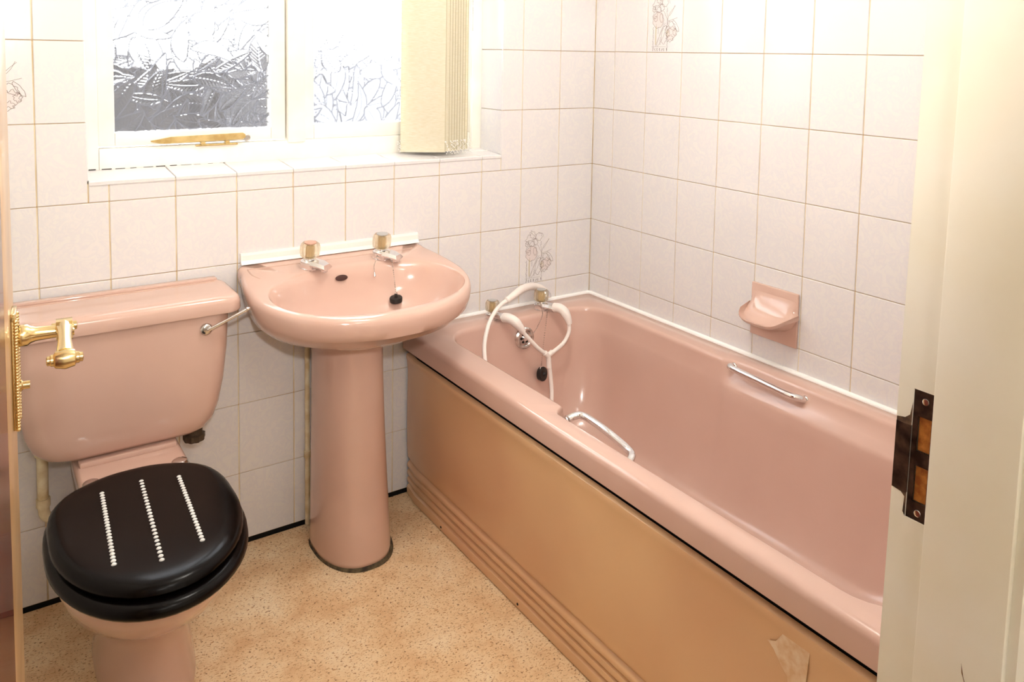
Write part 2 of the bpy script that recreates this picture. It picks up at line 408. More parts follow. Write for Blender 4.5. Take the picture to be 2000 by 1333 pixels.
# printed iris on three tiles
def ribbon(pts, w, y=-.0004):
    V, F = [], []; n = len(pts)
    for i, p in enumerate(pts):
        a, b = pts[max(i - 1, 0)], pts[min(i + 1, n - 1)]
        dx, dz = b[0] - a[0], b[1] - a[1]; l = math.hypot(dx, dz) or 1
        nx, nz = -dz / l * w / 2, dx / l * w / 2
        V += [(p[0] + nx, y, p[1] + nz), (p[0] - nx, y, p[1] - nz)]
    for i in range(n - 1): F.append((2 * i, 2 * i + 1, 2 * i + 3, 2 * i + 2))
    return V, F
def iris():
    U = lambda u, v: ((u - .5) * .154, (v - .5) * .198)
    r = random.Random(3); parts = []
    def petal(cx, cy, rx, ry, rot, ruff=.10, fill=None, line=True):
        pts = []
        for i in range(40):
            a = 2 * PI * i / 40; q = 1 + ruff * math.sin(a * 7 + cx * 9) + ruff * .6 * math.sin(a * 11 + cy * 5)
            x, z = rx * .92 * q * math.cos(a), ry * q * math.sin(a)
            u = cx + x * math.cos(rot) - z * math.sin(rot); v = cy + x * math.sin(rot) + z * math.cos(rot)
            pts.append(U(u, v * 1.0))
        if fill is not None:
            parts.append(([(p[0], -.0002, p[1]) for p in pts], [tuple(range(40))], [fill]))
        if line: parts.append(setm(ribbon(pts + [pts[0]], .0010), 0))
    petal(.26, .78, .13, .075, .5, .16); petal(.34, .84, .10, .06, -.6, .16)
    petal(.50, .80, .10, .07, .2, .10); petal(.31, .52, .17, .13, .1, .05, 2); petal(.22, .60, .08, .05, .6, .14, None)
    petal(.40, .55, .045, .07, .2, .05, 2); petal(.24, .54, .05, .045, .5, .05, 2)
    petal(.50, .28, .09, .15, -.25, .06); petal(.70, .30, .15, .10, .3, .12, 2); petal(.72, .42, .12, .055, -.5, .12)
    petal(.30, .70, .10, .05, -.3, .2); petal(.42, .72, .06, .06, .9, .14); petal(.18, .70, .05, .035, 1.0, .15); petal(.66, .22, .10, .05, .1, .2); petal(.58, .36, .07, .05, .8, .15); petal(.80, .32, .06, .05, 0, .16)
    petal(.82, .42, .13, .035, -.8, .05); petal(.60, .30, .05, .06, 0, .05, 3)
    for st in ([(.28, .10), (.35, .25), (.48, .48)], [(.25, .10), (.40, .32), (.52, .47)], [(.26, .09), (.25, .30), (.26, .46)], [(.30, .09), (.45, .22), (.58, .46), (.52, .60), (.47, .66)],
               [(.58, .44), (.62, .60), (.80, .74)], [(.60, .50), (.72, .52), (.86, .55)], [(.63, .58), (.72, .66), (.78, .75)], [(.50, .86), (.60, .85), (.64, .78)], [(.55, .66), (.58, .56), (.59, .44)]):
        parts.append(setm(ribbon(catmull([U(*p) for p in st], 6), .0008), 0))
    parts.append(setm(ribbon(catmull([U(.255, .12), U(.25, .3), U(.26, .42)], 5), .006, -.00025), 3))
    v = .405
    while v > .075:      # column and row of small printed marks
        l = r.uniform(.008, .022); parts.append(setm(ribbon([U(.175 + r.uniform(-.006, .006), v), U(.175 + r.uniform(-.01, .01), v - l)], .0018), 1)); v -= l + r.uniform(.004, .012)
    for u in (.17, .235, .30, .375, .44, .50, .575):
        for k in range(3):
            parts.append(setm(ribbon([U(u + r.uniform(-.01, .01), .062 - k * .016), U(u + r.uniform(-.012, .016), .052 - k * .016)], .0021), 1))
    for u, v0, v1 in ((.32, .40, .30), (.385, .24, .12), (.59, .19, .08), (.57, .71, .66)):
        v = v0
        while v > v1:
            parts.append(setm(ribbon([U(u + r.uniform(-.008, .008), v), U(u + r.uniform(-.008, .008), v - .012)], .0017), 1)); v -= .022
    parts.append(setm(ribbon([U(.13, .085), U(.55, .088)], .0005), 0))
    return join(*parts)
_iris = iris()
_im = None
for t in decor_back + decor_right:
    if _im is None:
        _im = bpy.data.meshes.new('flower_print'); _im.from_pydata(_iris[0], [], _iris[1])
        for q in (PRINTL, PRINTD, PRINTP, PRINTY): _im.materials.append(q)
        _im.polygons.foreach_set('material_index', _iris[2]); _im.update()
    o = bpy.data.objects.new('flower_print', _im); COL.objects.link(o); o.parent = t
    o['label'] = 'printed iris spray with small dark marks'

# ------------------------------------------------------------------ window
win = struct(empty('window_1', (-1.0, .13, 1.06)), 'white painted window with leaf patterned glass and tiled sill')
FY0, FY1 = .130, .20                    # frame depth
def bar(name, x0, x1, z0, z1, y0=FY0, y1=FY1, b=.004, parent=None):
    return obj(name, box(x0, x1, y0, y1, z0, z1, b), WFRAME, parent or win, smooth=30)
fr = obj('frame', join(box(WX0 - .004, -1.572, FY0, FY1, 1.06, WZ1, .003), box(-.435, WX1 + .004, FY0, FY1, 1.06, WZ1, .003), box(-1.572, -.435, FY0, FY1, 1.055, 1.126, .004), box(-1.572, -.435, FY0, FY1, 2.06, WZ1, .003)), WFRAME, win, smooth=30)
bar('mullion', -1.068, -1.014, 1.120, 2.06, .124, FY1)
sash = obj('sash', join(box(-1.572, -1.532, .136, .176, 1.130, 2.055, .003), box(-1.114, -1.072, .136, .176, 1.130, 2.055, .003), box(-1.532, -1.114, .136, .176, 1.130, 1.166, .003), box(-1.532, -1.114, .136, .176, 2.01, 2.055, .003)), WFRAME, win, smooth=30)
bead = obj('glazing_bead', join(box(-1.014, -.982, .140, .18, 1.126, 2.06, .003), box(-.470, -.435, .140, .18, 1.126, 2.06, .003), box(-.982, -.470, .140, .18, 1.126, 1.170, .003), box(-.982, -.470, .140, .18, 2.02, 2.06, .003)), WFRAME, win, smooth=30)
obj('frame_crack', join(*[box(-1.60 + i * .033 + random.uniform(0, .008), -1.60 + i * .033 + random.uniform(.018, .03), .1292, .1302, 1.0705 - i * .0002, 1.0722 - i * .0002 + random.uniform(0, .0012)) for i in range(11)]), DARK, win)
def leaf_glass(name, x0, x1, z0, z1, seed, amp, str_):
    d = .0017; nx, nz = int((x1 - x0) / d), int((z1 - z0) / d)
    X, Zz = np.meshgrid(np.linspace(x0, x1, nx), np.linspace(z0, z1, nz))
    Hh = np.zeros_like(X); ID = np.zeros_like(X); ln = np.zeros_like(X); r = np.random.default_rng(seed)
    nl = int((x1 - x0) * (z1 - z0) * 980)
    for i in range(nl):
        cx, cz = r.uniform(x0 - .02, x1 + .02), r.uniform(z0 - .02, z1 + .02)
        L, Wd, a, cv = r.uniform(.040, .072), r.uniform(.016, .028), r.uniform(0, 2 * PI), r.uniform(-5, 5)
        w0, w1 = max(0, int((cx - .075 - x0) / d)), int((cx + .075 - x0) / d); k0, k1 = max(0, int((cz - .075 - z0) / d)), int((cz + .075 - z0) / d)
        if w1 <= 0 or k1 <= 0: continue
        sl_ = (slice(k0, k1), slice(w0, w1)); xs, zs = X[sl_], Zz[sl_]
        u = (xs - cx) * math.cos(a) + (zs - cz) * math.sin(a); v = -(xs - cx) * math.sin(a) + (zs - cz) * math.cos(a)
        v = v + cv * u * u
        t = np.clip(u / L, -1, 1); half = Wd * (1 - t * t) ** .75 * (1 - .35 * t)
        m = (np.abs(u) < L) & (np.abs(v) < half)
        q = np.abs(v) / np.maximum(half, 1e-5)
        vein = np.cos(u * 620 - np.abs(v) * 520)
        hgt = (1 - q ** 2) * .8 + .3 - .45 * np.exp(-(v / .0018) ** 2) + .12 * vein * (1 - q) + .4 * t * r.uniform(-1, 1) + .3 * r.uniform(0, 1)
        lines = np.maximum(.75 * np.exp(-(v / .0011) ** 2), np.where(vein > .8, .55, 0) * r.uniform(.2, 1)) + r.uniform(0, .28) ** 1.5
        Hh[sl_][m] = hgt[m]; ID[sl_][m] = i + 1; ln[sl_][m] = lines[m]
    e = np.zeros_like(X)
    e[:, 1:] = np.maximum(e[:, 1:], ID[:, 1:] != ID[:, :-1]); e[1:, :] = np.maximum(e[1:, :], ID[1:, :] != ID[:-1, :])
    e[:, 1:-1] = np.maximum(e[:, 1:-1], e[:, :-2]); e[1:-1, :] = np.maximum(e[1:-1, :], e[:-2, :])
    ln = np.clip(np.maximum(ln, e * .95), 0, 1) * str_
    Y = .158 + amp * Hh
    V = np.stack([X, Y, Zz], -1).reshape(-1, 3)
    i = np.arange(nx * nz).reshape(nz, nx)
    F = np.stack([i[:-1, :-1], i[1:, :-1], i[1:, 1:], i[:-1, 1:]], -1).reshape(-1, 4)
    n0 = len(V); V = np.vstack([V, [(x0, .154, z0), (x1, .154, z0), (x1, .154, z1), (x0, .154, z1)]])
    F = [tuple(f) for f in F.tolist()] + [(n0, n0 + 1, n0 + 2, n0 + 3)]
    F += [tuple(i[0, :].tolist()) + (n0 + 1, n0), tuple(i[-1, ::-1].tolist()) + (n0 + 3, n0 + 2), tuple(i[::-1, 0].tolist()) + (n0, n0 + 3), tuple(i[:, -1].tolist()) + (n0 + 2, n0 + 1)]
    o = obj(name, (V, F), GLASS, win, smooth=False)
    at = o.data.attributes.new('relief', 'FLOAT', 'POINT'); at.data.foreach_set('value', np.append(ln.reshape(-1), [0] * 4).astype(np.float32))
    sm = [True] * (len(F) - 5) + [False] * 5; o.data.polygons.foreach_set('use_smooth', sm); return o
leaf_glass('pane', -1.536, -1.110, 1.162, 2.014, 11, .0015, 1.0)
leaf_glass('pane', -.986, -.466, 1.166, 2.024, 12, .0011, .75)
# sill tiles
sx = [WX0, -1.4102, -1.253, -1.0958, -.9386, -.7814, -.6242, -.467, WX1]
for a, b in zip(sx[:-1], sx[1:]):
    v, f = loft([[(a + .0012 + i, -.003 + j, z), (b - .0012 - i, -.003 + j, z), (b - .0012 - i, .131, z + .010), (a + .0012 + i, .131, z + .010)] for i, j, z in ((0, 0, 1.0505), (0, 0, 1.0585), (.001, .0015, 1.0605))], True, True)
    obj('sill_tile', (v, f), TILE, win)
# casement stay
stay = obj('stay_arm', xf(prism([(0, -.002), (.03, -.009), (.245, -.009), (.252, -.004), (.252, .004), (.245, .009), (.05, .009), (.018, .004), (0, .002)], 1, -.003, .003), Matrix.Translation((-1.447, .118, 1.1415)) @ Matrix.Rotation(math.radians(-1.2), 4, 'Y')), GOLD, win)
obj('stay_bracket', join(lathe([(.011, 0), (.011, .004), (.008, .006)], (0, 0, 0), 12), ), DULLCHROME, win).matrix_local
_b = bpy.data.objects['stay_bracket']; _b.location = (-1.187, .136, 1.139); _b.rotation_euler = (PI / 2, 0, 0)
obj('stay_pin_plate', join(box(-1.33, -1.215, .122, .131, 1.1215, 1.1265, .001), box(-1.318, -1.306, .112, .13, 1.1255, 1.1345, .001), box(-1.252, -1.240, .112, .13, 1.1255, 1.1345, .001)), GOLD, win)

# ------------------------------------------------------------------ blind
bl = tag(empty('vertical_blind', (-.6, .07, 1.075)), 'cream fabric vertical blind bunched at the right of the window', 'blind')
bt = math.radians(-29)
c0 = -.652
def slat_vf(cx, cy, ang, z0=1.078, z1=2.05, w=.142):
    n = 8; rings = []
    for z in (z0, z0 + .03, z1):
        pts = []
        for i in range(n + 1):
            s = -w / 2 + w * i / n; bow = .004 * (1 - (2 * s / w) ** 2)
            pts.append((cx + s * math.cos(ang) + bow * math.sin(ang), cy + s * math.sin(ang) - bow * math.cos(ang), z))
        rings.append(pts)
    v, f = loft(rings, closed=False)
    m = len(v); th = .0006
    v2 = [(x - th * math.sin(ang), y + th * math.cos(ang), z) for x, y, z in v]
    return v + v2, f + [tuple(i + m for i in q[::-1]) for q in f] + [(0, m, m + n, n)] if False else f + [tuple(i + m for i in q[::-1]) for q in f]
for k in range(9):
    ang = bt + (0 if k == 0 else random.uniform(-.03, .03))
    sl = obj('slat', slat_vf(c0 + k * .0122 + (0 if k == 0 else .004), .060 + k * .0042, ang, 1.078 + random.uniform(-.002, .002)), FABRIC, bl, smooth='all')
    ca, sa = math.cos(ang), math.sin(ang)
    for sg in ((1,) if k else (1, -1)):
        ex, ey = c0 + k * .0122 + (0 if k == 0 else .004) + sg * .0705 * ca, .060 + k * .0042 + sg * .0705 * sa
        obj('slat_edge', tube([(ex, ey, 1.08), (ex, ey, 2.05)], .0009, 6), EDGE_SHADE if sg > 0 else FABRIC, sl)  # darker right edges paint in the shade lines between stacked slats
    cx, cy = c0 + k * .0122 + (0 if k == 0 else .004), .060 + k * .0042
    bx_, by_ = cx + .071 * ca, cy + .071 * sa
    cl = [ball((bx_ + .002 + random.uniform(-.003, .003), by_ - .003, 1.110), .0030)]
    for j in range(9):                                   # loop of little beads hanging from the weight
        t = j / 8; cl.append(ball((bx_ + .002 + random.uniform(-.004, .006) + .004 * t, by_ - .004 - .006 * math.sin(PI * t), 1.106 - .034 * t + random.uniform(-.002, .002)), .0021, 6, 4))
    obj('bead_chain', join(*cl), WHITEP, sl)
    if k == 0:
        lx, ly = cx - .071 * ca, cy - .071 * sa
        obj('bead_chain', join(*[ball((lx - .003 + random.uniform(-.008, .004), ly - .003, 1.112 - .0035 * j), .0022, 6, 4) for j in range(11)]), WHITEP, sl)
obj('bead_chain', join(*[ball((-.475 + .0055 * j, .03 + .002 * j, 1.0745 - .0004 * j), .0021, 6, 4) for j in range(12)]), WHITEP, bl)
obj('control_cord', tube([(-.452, .09, 2.05), (-.452, .09, 1.40), (-.453, .09, 1.10)], .0022, 6), WHITEP, bl)
obj('control_chain', join(*[ball((-.457, .085, 1.47 + .005 * i), .0019, 6, 4) for i in range(116)]), DULLCHROME, bl)
obj('head_rail', box(-1.60, -.40, .05, .09, 2.05, 2.09, .004), WHITEP, bl)

# ------------------------------------------------------------------ bath
RZ = .536
bath = tag(empty('bathtub', (-.38, -.86, 0)), 'pink bath with yellowed side panel along the tiled wall', 'bathtub')
def tubring(xf_, xr, yb, yf, r, z, step=0.0, stepr=0.0):
    out = []
    for x, y in rrect(xf_, xr, yf, yb, r, 8, 12, 90):
        s = sstep((-.705 - y) / .03) * sstep((y + 1.64) / .04)
        mid = (xf_ + xr) / 2; k = (x - mid) / ((xr - xf_) / 2)
        x += (-step if k < 0 else stepr) * s * min(1, abs(k) * 1.0)
        out.append((x, y, z))
    return out
ox0, ox1, oy0, oy1 = -.757, -.003, -1.715, -.003
rings = [tubring(ox0 + .02, ox1 - .01, oy1 - .01, oy0 + .01, .02, .484), tubring(ox0, ox1, oy1, oy0, .018, .480), tubring(ox0, ox1, oy1, oy0, .018, .520),
         tubring(ox0 + .002, ox1, oy1, oy0 + .002, .018, .528), tubring(ox0 + .007, ox1 - .003, oy1 - .003, oy0 + .007, .018, .5335), tubring(ox0 + .015, ox1 - .006, oy1 - .006, oy0 + .015, .018, RZ)]
fx, rx, by, ny = -.664, -.084, -.108, -1.60
rings += [tubring(fx - .010, rx + .010, by + .010, ny - .010, .11, RZ, .034, .014), tubring(fx - .004, rx + .004, by + .004, ny - .004, .105, RZ - .0025, .036, .017),
          tubring(fx, rx, by, ny, .10, RZ - .009, .037, .018), tubring(fx + .001, rx - .001, by - .001, ny + .001, .10, RZ - .016, .036, .018)]
rings += [tubring(fx + .004, rx - .004, by - .004, ny + .004, .10, RZ - .045, .012, .006), tubring(fx + .008, rx - .008, by - .007, ny + .008, .10, RZ - .062, -.008, -.008),
          tubring(fx + .0105, rx - .0105, by - .010, ny + .014, .10, RZ - .075, -.009, -.010)]
B0 = (fx + .0105, rx - .0105, by - .010, ny + .014, RZ - .075); D0 = (-.565, -.185, -.215, -1.30, .150)
for i in range(1, 15):
    ph = i / 14 * PI / 2; g = (1 - math.cos(ph)) ** .95; hz = math.sin(ph) ** 1.0
    lin = i / 14
    q = [B0[k] + (D0[k] - B0[k]) * (.35 * hz * (.6 if k != 3 else 1) + (1 - .35 * (.6 if k != 3 else 1)) * g) for k in range(4)]
    rings.append(tubring(q[0], q[1], q[2], q[3], .10 + .05 * g, B0[4] + (D0[4] - B0[4]) * hz, -.009 * (1 - lin), -.010 * (1 - lin)))
rings.append(tubring(-.50, -.25, -.30, -1.15, .10, .146)); rings.append(tubring(-.40, -.35, -.42, -.95, .02, .144))
tub = fixn(obj('tub', loft(rings, False, True), ACRYL, bath, smooth=50))
for p in tub.data.polygons: pass
# side panel: profile swept along the bath
prof = [(-.738, .4585), (-.746, .4580), (-.7510, .4545), (-.7525, .447), (-.7495, .436), (-.746, .40), (-.7475, .28), (-.7465, .16), (-.744, .122), (-.7365, .1165), (-.7365, .109)]
for zz in (.100, .076, .052):
    prof += [(-.744, zz + .003), (-.7455, zz - .004), (-.7445, zz - .011), (-.7370, zz - .0135), (-.7365, zz - .018)]
prof += [(-.745, .028), (-.7465, .020), (-.7455, .004), (-.735, .003)]
nyp = 24
PY = [-.012 - (1.688) * (i / nyp) for i in range(nyp + 1)]
def inset(y): return .010 * (1 - sstep((-.012 - y) / .07))
v, f = loft([[(x + inset(y), y, z) for x, z in prof] for y in PY], closed=False)
pan = fixn(obj('side_panel', (v, f), PANEL, bath, smooth=40))
obj('gap_shade_sheet', box(-.722, -.715, -1.70, -.004, 0, .483), DARK, bath)  # dark sheet added to stand for the shade in the gap under the rim
for y in (-.251, -.646): obj('screw_cap', xf(lathe([(.0035, 0), (.003, .0012)], (0, 0, 0), 10), Matrix.Translation((-.7463, y, .0145)) @ Matrix.Rotation(-PI / 2, 4, 'Y')), DARK, pan)
def patch(pts, x): return [(x, y, z) for y, z in pts], [tuple(range(len(pts)))]
RESID = mottle(mat('adhesive_residue', srgb(236, 206, 172), .6), srgb(226, 188, 146), srgb(240, 216, 188), 60, 4)
obj('tape_residue', patch([(-1.395, .400), (-1.408, .392), (-1.425, .372), (-1.437, .362), (-1.447, .30), (-1.47, .30), (-1.472, .36), (-1.478, .43), (-1.470, .452), (-1.447, .455), (-1.432, .452), (-1.427, .432), (-1.412, .408)], -.7488), RESID, pan)['label'] = 'pale torn tape residue'
# waste / overflow on the tap end
ofl = Matrix.Translation((-.368, -.1205, .470)) @ Matrix.Rotation(PI / 2 - .06, 4, 'X')
ov = obj('overflow_plate', xf(lathe([(.036, -.004), (.036, .002), (.031, .006), (.026, .005), (.024, .002), (.008, .002)], (0, 0, 0), 28), ofl), DULLCHROME, bath, smooth=40)
obj('overflow_grille', join(*[xf(lathe([(.0045, 0), (.0045, .0008)], (.014 * math.cos(a), .014 * math.sin(a), .0022), 8), ofl) for a in [i * PI / 3 for i in range(6)]]), DARK, ov)
obj('overflow_boss', xf(lathe([(.009, .002), (.009, .007), (.006, .009)], (0, 0, 0), 14), ofl), CHROME, ov, smooth=40)
# grab handles
def grab(xa, ya, yb_, xin, z, zb):
    pth = catmull([(xa, ya, z - .004), (xa + (xin - xa) * .55, ya - .004, z + .004), (xin, ya - .022, z + .006), (xin, (ya + yb_) / 2, z + .002), (xin, yb_ + .030, zb + .004), (xa + (xin - xa) * .6, yb_ + .006, zb + .001), (xa, yb_, zb - .008)], 8)
    return tube(pth, .0088, 12)
h1 = obj('grab_handle', grab(-.697, -.764, -.972, -.660, .530, .515), CHROME, bath, smooth=60)
h2 = obj('grab_handle', grab(-.068, -.730, -.968, -.100, .520, .514), CHROME, bath, smooth=60)
for h, x, y, d in ((h1, -.697, -.764, 1), (h2, -.068, -.730, -1), (h2, -.068, -.968, -1)):
    obj('handle_rose', xf(lathe([(.0125, 0), (.012, .003), (.0098, .005)], (0, 0, 0), 14), Matrix.Translation((x - d * .001, y, .5265 if d > 0 else (.517 if y > -.8 else .507))) @ Matrix.Rotation(d * PI / 2, 4, 'Y')), DULLCHROME, h, smooth=40)

# ------------------------------------------------------------------ taps (pillar taps with clear fluted knobs)
def tap(parent, x, y, z, scale=1.0, capm=None, tilt=0.0, turn=.42):
    Mx = Matrix.Translation((x, y, z)) @ Matrix.Rotation(tilt, 4, 'X') @ Matrix.Rotation(turn, 4, 'Z') @ Matrix.Scale(scale, 4)
    oct_ = ((-.75, -1), (.75, -1), (1, -.5), (1, .6), (.6, 1), (-.6, 1), (-1, .6), (-1, -.5))
    body = join(lathe([(.024, 0), (.024, .003), (.021, .005)], (0, 0, 0), 20),
                loft([[(a * r, b * r - .001, h) for a, b in oct_] for r, h in ((.021, .003), (.0235, .012), (.022, .022), (.016, .027))], True, True),
                loft([[(-.019, .010, .010), (.019, .010, .010), (.022, .010, .017), (.016, .010, .0275), (-.016, .010, .0275), (-.022, .010, .017)],
                      [(-.016, -.040, .013), (.016, -.040, .013), (.0205, -.040, .019), (.015, -.040, .0275), (-.015, -.040, .0275), (-.0205, -.040, .019)],
                      [(-.011, -.062, .009), (.011, -.062, .009), (.017, -.066, .016), (.011, -.060, .024), (-.011, -.060, .024), (-.017, -.066, .016)]], True, True),
                lathe([(.010, .003), (.010, .014)], (0, -.052, 0), 14), lathe([(.0125, .026), (.0125, .030), (.015, .031), (.015, .0325)], (0, 0, 0), 16))
    tp = obj('tap', xf(body, Mx), CHROME, parent, smooth=28)
    kn = obj('knob', xf(lathe([(.020, .0325), (.0245, .036), (.0258, .048), (.0258, .064), (.0235, .0715), (.019, .0745)], (0, 0, 0), 48, .06, 8), Mx), CRYSTAL, tp, smooth=50)
    obj('knob_core', xf(lathe([(.0085, .0335), (.0105, .037), (.0105, .060), (.008, .066)], (0, 0, 0), 20, .12, 10), Mx), CORE, kn, smooth=50)
    obj('knob_cap', xf(lathe([(.0165, .0725), (.0165, .0755), (.012, .077)], (0, 0, 0), 24), Mx), capm, kn, smooth=40)
    return tp
CAPR = mat('faded_red_cap', srgb(206, 160, 140), .3); CAPB = mat('grey_blue_cap', srgb(176, 174, 172), .3)
tap(bath, -.464, -.072, RZ, .84, CAPB, 0, .35); tap(bath, -.268, -.072, RZ, .92, CAPB, 0, .35)

# ------------------------------------------------------------------ shower hose set
sh = tag(empty('shower_hose', (-.33, -.2, .30)), 'white push-on rubber shower hose looped over the bath taps', 'shower hose')
def sock(name, tip, dirv, bend):
    a, d, b = Vector(tip), Vector(dirv), Vector(bend)
    pth = catmull([a, a + d * .02, a + d * .036 + b * .010, a + d * .044 + b * .030, a + d * .046 + b * .052], 6)
    n = len(pth); rr = [.0155 - .0005 * i / n if i < n * .55 else .0155 - .0075 * (i / n - .55) / .45 for i in range(n)]
    return obj(name, tube(pth, rr, 14), HOSEM, sh, smooth=60)
sock('tap_connector', (-.449, -.118, .551), (.35, -.93, .10), (.50, -.15, -.85))
sock('tap_connector', (-.250, -.122, .553), (.35, -.93, .10), (.15, -.2, -.97))
def hose(name, pts, r, k=8): return obj(name, tube(catmull(pts, k), r, 10), HOSEM, sh, smooth=60)
YJ = (-.315, -.180, .420)
hose('hose', [(-.408, -.166, .512), (-.392, -.172, .492), (-.355, -.178, .452), YJ], .0065)
hose('hose', [(-.226, -.172, .508), (-.229, -.176, .480), (-.255, -.178, .447), YJ], .0065)
obj('hose_joint', join(tube([(-.330, -.181, .432), YJ, (-.313, -.181, .405)], .0088, 10), tube([(-.300, -.184, .432), YJ], .0085, 10), tube([(-.313, -.181, .406), (-.312, -.182, .380)], [.0082, .0088], 10)), HOSEM, sh, smooth=60)
hose('hose', [(-.3125, -.181, .400), (-.308, -.186, .350), (-.312, -.200, .290), (-.345, -.235, .215), (-.43, -.31, .172), (-.52, -.38, .178), (-.566, -.36, .25), (-.592, -.28, .38), (-.579, -.21, .485), (-.548, -.175, .548), (-.500, -.140, .582), (-.455, -.112, .594), (-.425, -.100, .600)], .0066, 8)
hd = catmull([(-.432, -.103, .599), (-.390, -.088, .609), (-.338, -.062, .615), (-.280, -.034, .608), (-.236, -.022, .592), (-.216, -.020, .576)], 8)
n = len(hd); obj('shower_handle', tube(hd, [.0085 + .004 * min(1, i / 12) for i in range(n)], 12), HOSEM, sh, smooth=60)
obj('shower_rose', xf(lathe([(.014, 0), (.020, .010), (.021, .020), (.019, .022)], (0, 0, 0), 20), Matrix.Translation((-.216, -.022, .578)) @ Matrix.Rotation(PI * .93, 4, 'X')), CHROME, sh, smooth=40)
obj('handle_ring', tube([(-.430, -.102, .5995), (-.423, -.0995, .6015)], .0105, 12), HOSEM, sh, smooth=60)
# plugs on chains
def chainpts(path, step=.0042):
    pts = catmull(path, 24); out = [pts[0]]; acc = 0
    for a, b in zip(pts[:-1], pts[1:]):
        l = np.linalg.norm(b - a); acc += l
        if acc >= step: out.append(b); acc = 0
    return out
def chain(path, r=.0019): return join(*[ball(p, r, 6, 4) for p in chainpts(path)])
bp = tag(empty('bath_plug', (-.318, -.150, .345)), 'black rubber bath plug hanging on a ball chain from the right bath tap', 'plug')
obj('chain', chain([(-.268, -.105, .548), (-.280, -.122, .530), (-.305, -.140, .45), (-.318, -.148, .375)]), DULLCHROME, bp)
obj('chain', chain([(-.285, -.100, .546), (-.296, -.118, .532), (-.325, -.129, .500), (-.342, -.130, .482)]), DULLCHROME, bp)
obj('plug', xf(lathe([(.016, 0), (.021, .002), (.0235, .014), (.022, .018), (.008, .019), (.005, .026)], (0, 0, 0), 20), Matrix.Translation((-.3195, -.140, .347)) @ Matrix.Rotation(math.radians(82), 4, 'X') @ Matrix.Rotation(.4, 4, 'Y')), RUBBER, bp, smooth=40)
obj('plug_ring', tube(catmull([(-.322, -.151, .373), (-.326, -.153, .367), (-.322, -.155, .361), (-.318, -.153, .367)], 5, True), .0011, 6), DULLCHROME, bp)

# ------------------------------------------------------------------ sealant
sealm = obj('trim_1', join(tube([(-.745, -.0035, .536), (-.008, -.0035, .5375)], .0082, 8), tube([(-.0035, -.004, .5375), (-.0035, -1.715, .5375)], .0082, 8)), SEAL, smooth=60)
struct(sealm, 'white sealant bead between bath rim and tiles')

# ------------------------------------------------------------------ soap dish (replaces one tile of the right wall)
sd = tag(empty('soap_dish', (-.003, -.81, .607)), 'pink ceramic soap dish set into the tiles above the bath', 'soap dish')
y0, y1, z0, z1 = -.889, -.733, .607, .758
obj('back_plate', box(-.0095, -.0008, y0, y1, z0, z1, .003), PINK, sd, smooth=30)
N = 22; ringsd = []
def dishsec(t):      # t 0..1 across the width; returns cross section from the wall outwards
    return t
rows_d = []
for i in range(13):  # profile down and out: concave back to lip
    s = i / 12
    row = []
    for j in range(N + 1):
        u = -1 + 2 * j / N
        reach = .084 * (1 - abs(u) ** 4.5) ** .5 if abs(u) < 1 else 0
        out_ = reach * (s ** 1.25)
        zc = .742 - .083 * (1 - (1 - s) ** 2.1) + .012 * max(0, s - .72) / .28 + .030 * abs(u) ** 4 * s
        row.append((-.008 - out_, (y0 + y1) / 2 + u * .078 * (1.06 if s > .4 else 1), zc))
    rows_d.append(row)
rows_b = [[(x * .985 + (0 if i else 0), y, z - .008 - .012 * (1 - i / 12)) for x, y, z in row] for i, row in enumerate(rows_d)]
v = [p for r in rows_d for p in r]; nd_ = N + 1; f = []
for i in range(12):
    for j in range(N): f.append((i * nd_ + j, i * nd_ + j + 1, (i + 1) * nd_ + j + 1, (i + 1) * nd_ + j))
o_ = len(v); under = []
for i in range(13):
    s = i / 12
    for j in range(N + 1):
        u = -1 + 2 * j / N; lip = rows_d[12][j]; k = 1 - s
        under.append((-.008 + (lip[0] + .008) * k, lip[1] * k + ((y0 + y1) / 2 + u * .07) * s, lip[2] - .007 * (1 if s > 0.05 else .3) - .022 * s))
v += under
for i in range(12):
    for j in range(N): f.append((o_ + i * nd_ + j, o_ + i * nd_ + j + 1, o_ + (i + 1) * nd_ + j + 1, o_ + (i + 1) * nd_ + j))
for j in range(N): f.append((12 * nd_ + j, 12 * nd_ + j + 1, o_ + j + 1, o_ + j))
fixn(obj('dish', (v, f), PINK, sd, smooth=50))

# ------------------------------------------------------------------ wash basin
bs = tag(empty('wash_basin', (-.985, -.2, 0)), 'pink pedestal wash basin under the window', 'basin')
BCX = -.977
def topz(y): return .803 + .118 * y
half = [(0, -.470), (.06, -.467), (.13, -.450), (.19, -.420), (.245, -.372), (.283, -.312), (.302, -.245), (.303, -.18), (.295, -.11), (.283, -.05), (.272, -.006)]
outl = [(BCX + x, y) for x, y in half] + [(BCX + .18, -.004), (BCX + .06, -.004), (BCX - .06, -.004), (BCX - .18, -.004)] + [(BCX - x, y) for x, y in half[::-1]][:-1]
outl = [tuple(p) for p in catmull(outl, 4, True)]
for i, p in enumerate(outl): outl[i] = (p[0], min(p[1], -.003))
NB = len(outl); BC = (BCX, -.262)
angs = [math.atan2(y - BC[1], x - BC[0]) for x, y in outl]
ia, ib = .266, .158; ICY = -.271
inn = []
for (x, y) in outl:
    dx, dy = (x - BCX) / .30, (y - ICY) / .20
    a = math.atan2(dy, dx); e = 2 / 2.25
    inn.append((BCX + ia * math.copysign(abs(math.cos(a)) ** e, math.cos(a)), ICY + ib * math.copysign(abs(math.sin(a)) ** e, math.sin(a))))
def mixr(o1, o2, t, dz, zt=None):
    return [(a[0] + (b[0] - a[0]) * t, a[1] + (b[1] - a[1]) * t, topz(a[1] + (b[1] - a[1]) * t) + dz) for a, b in zip(o1, o2)]
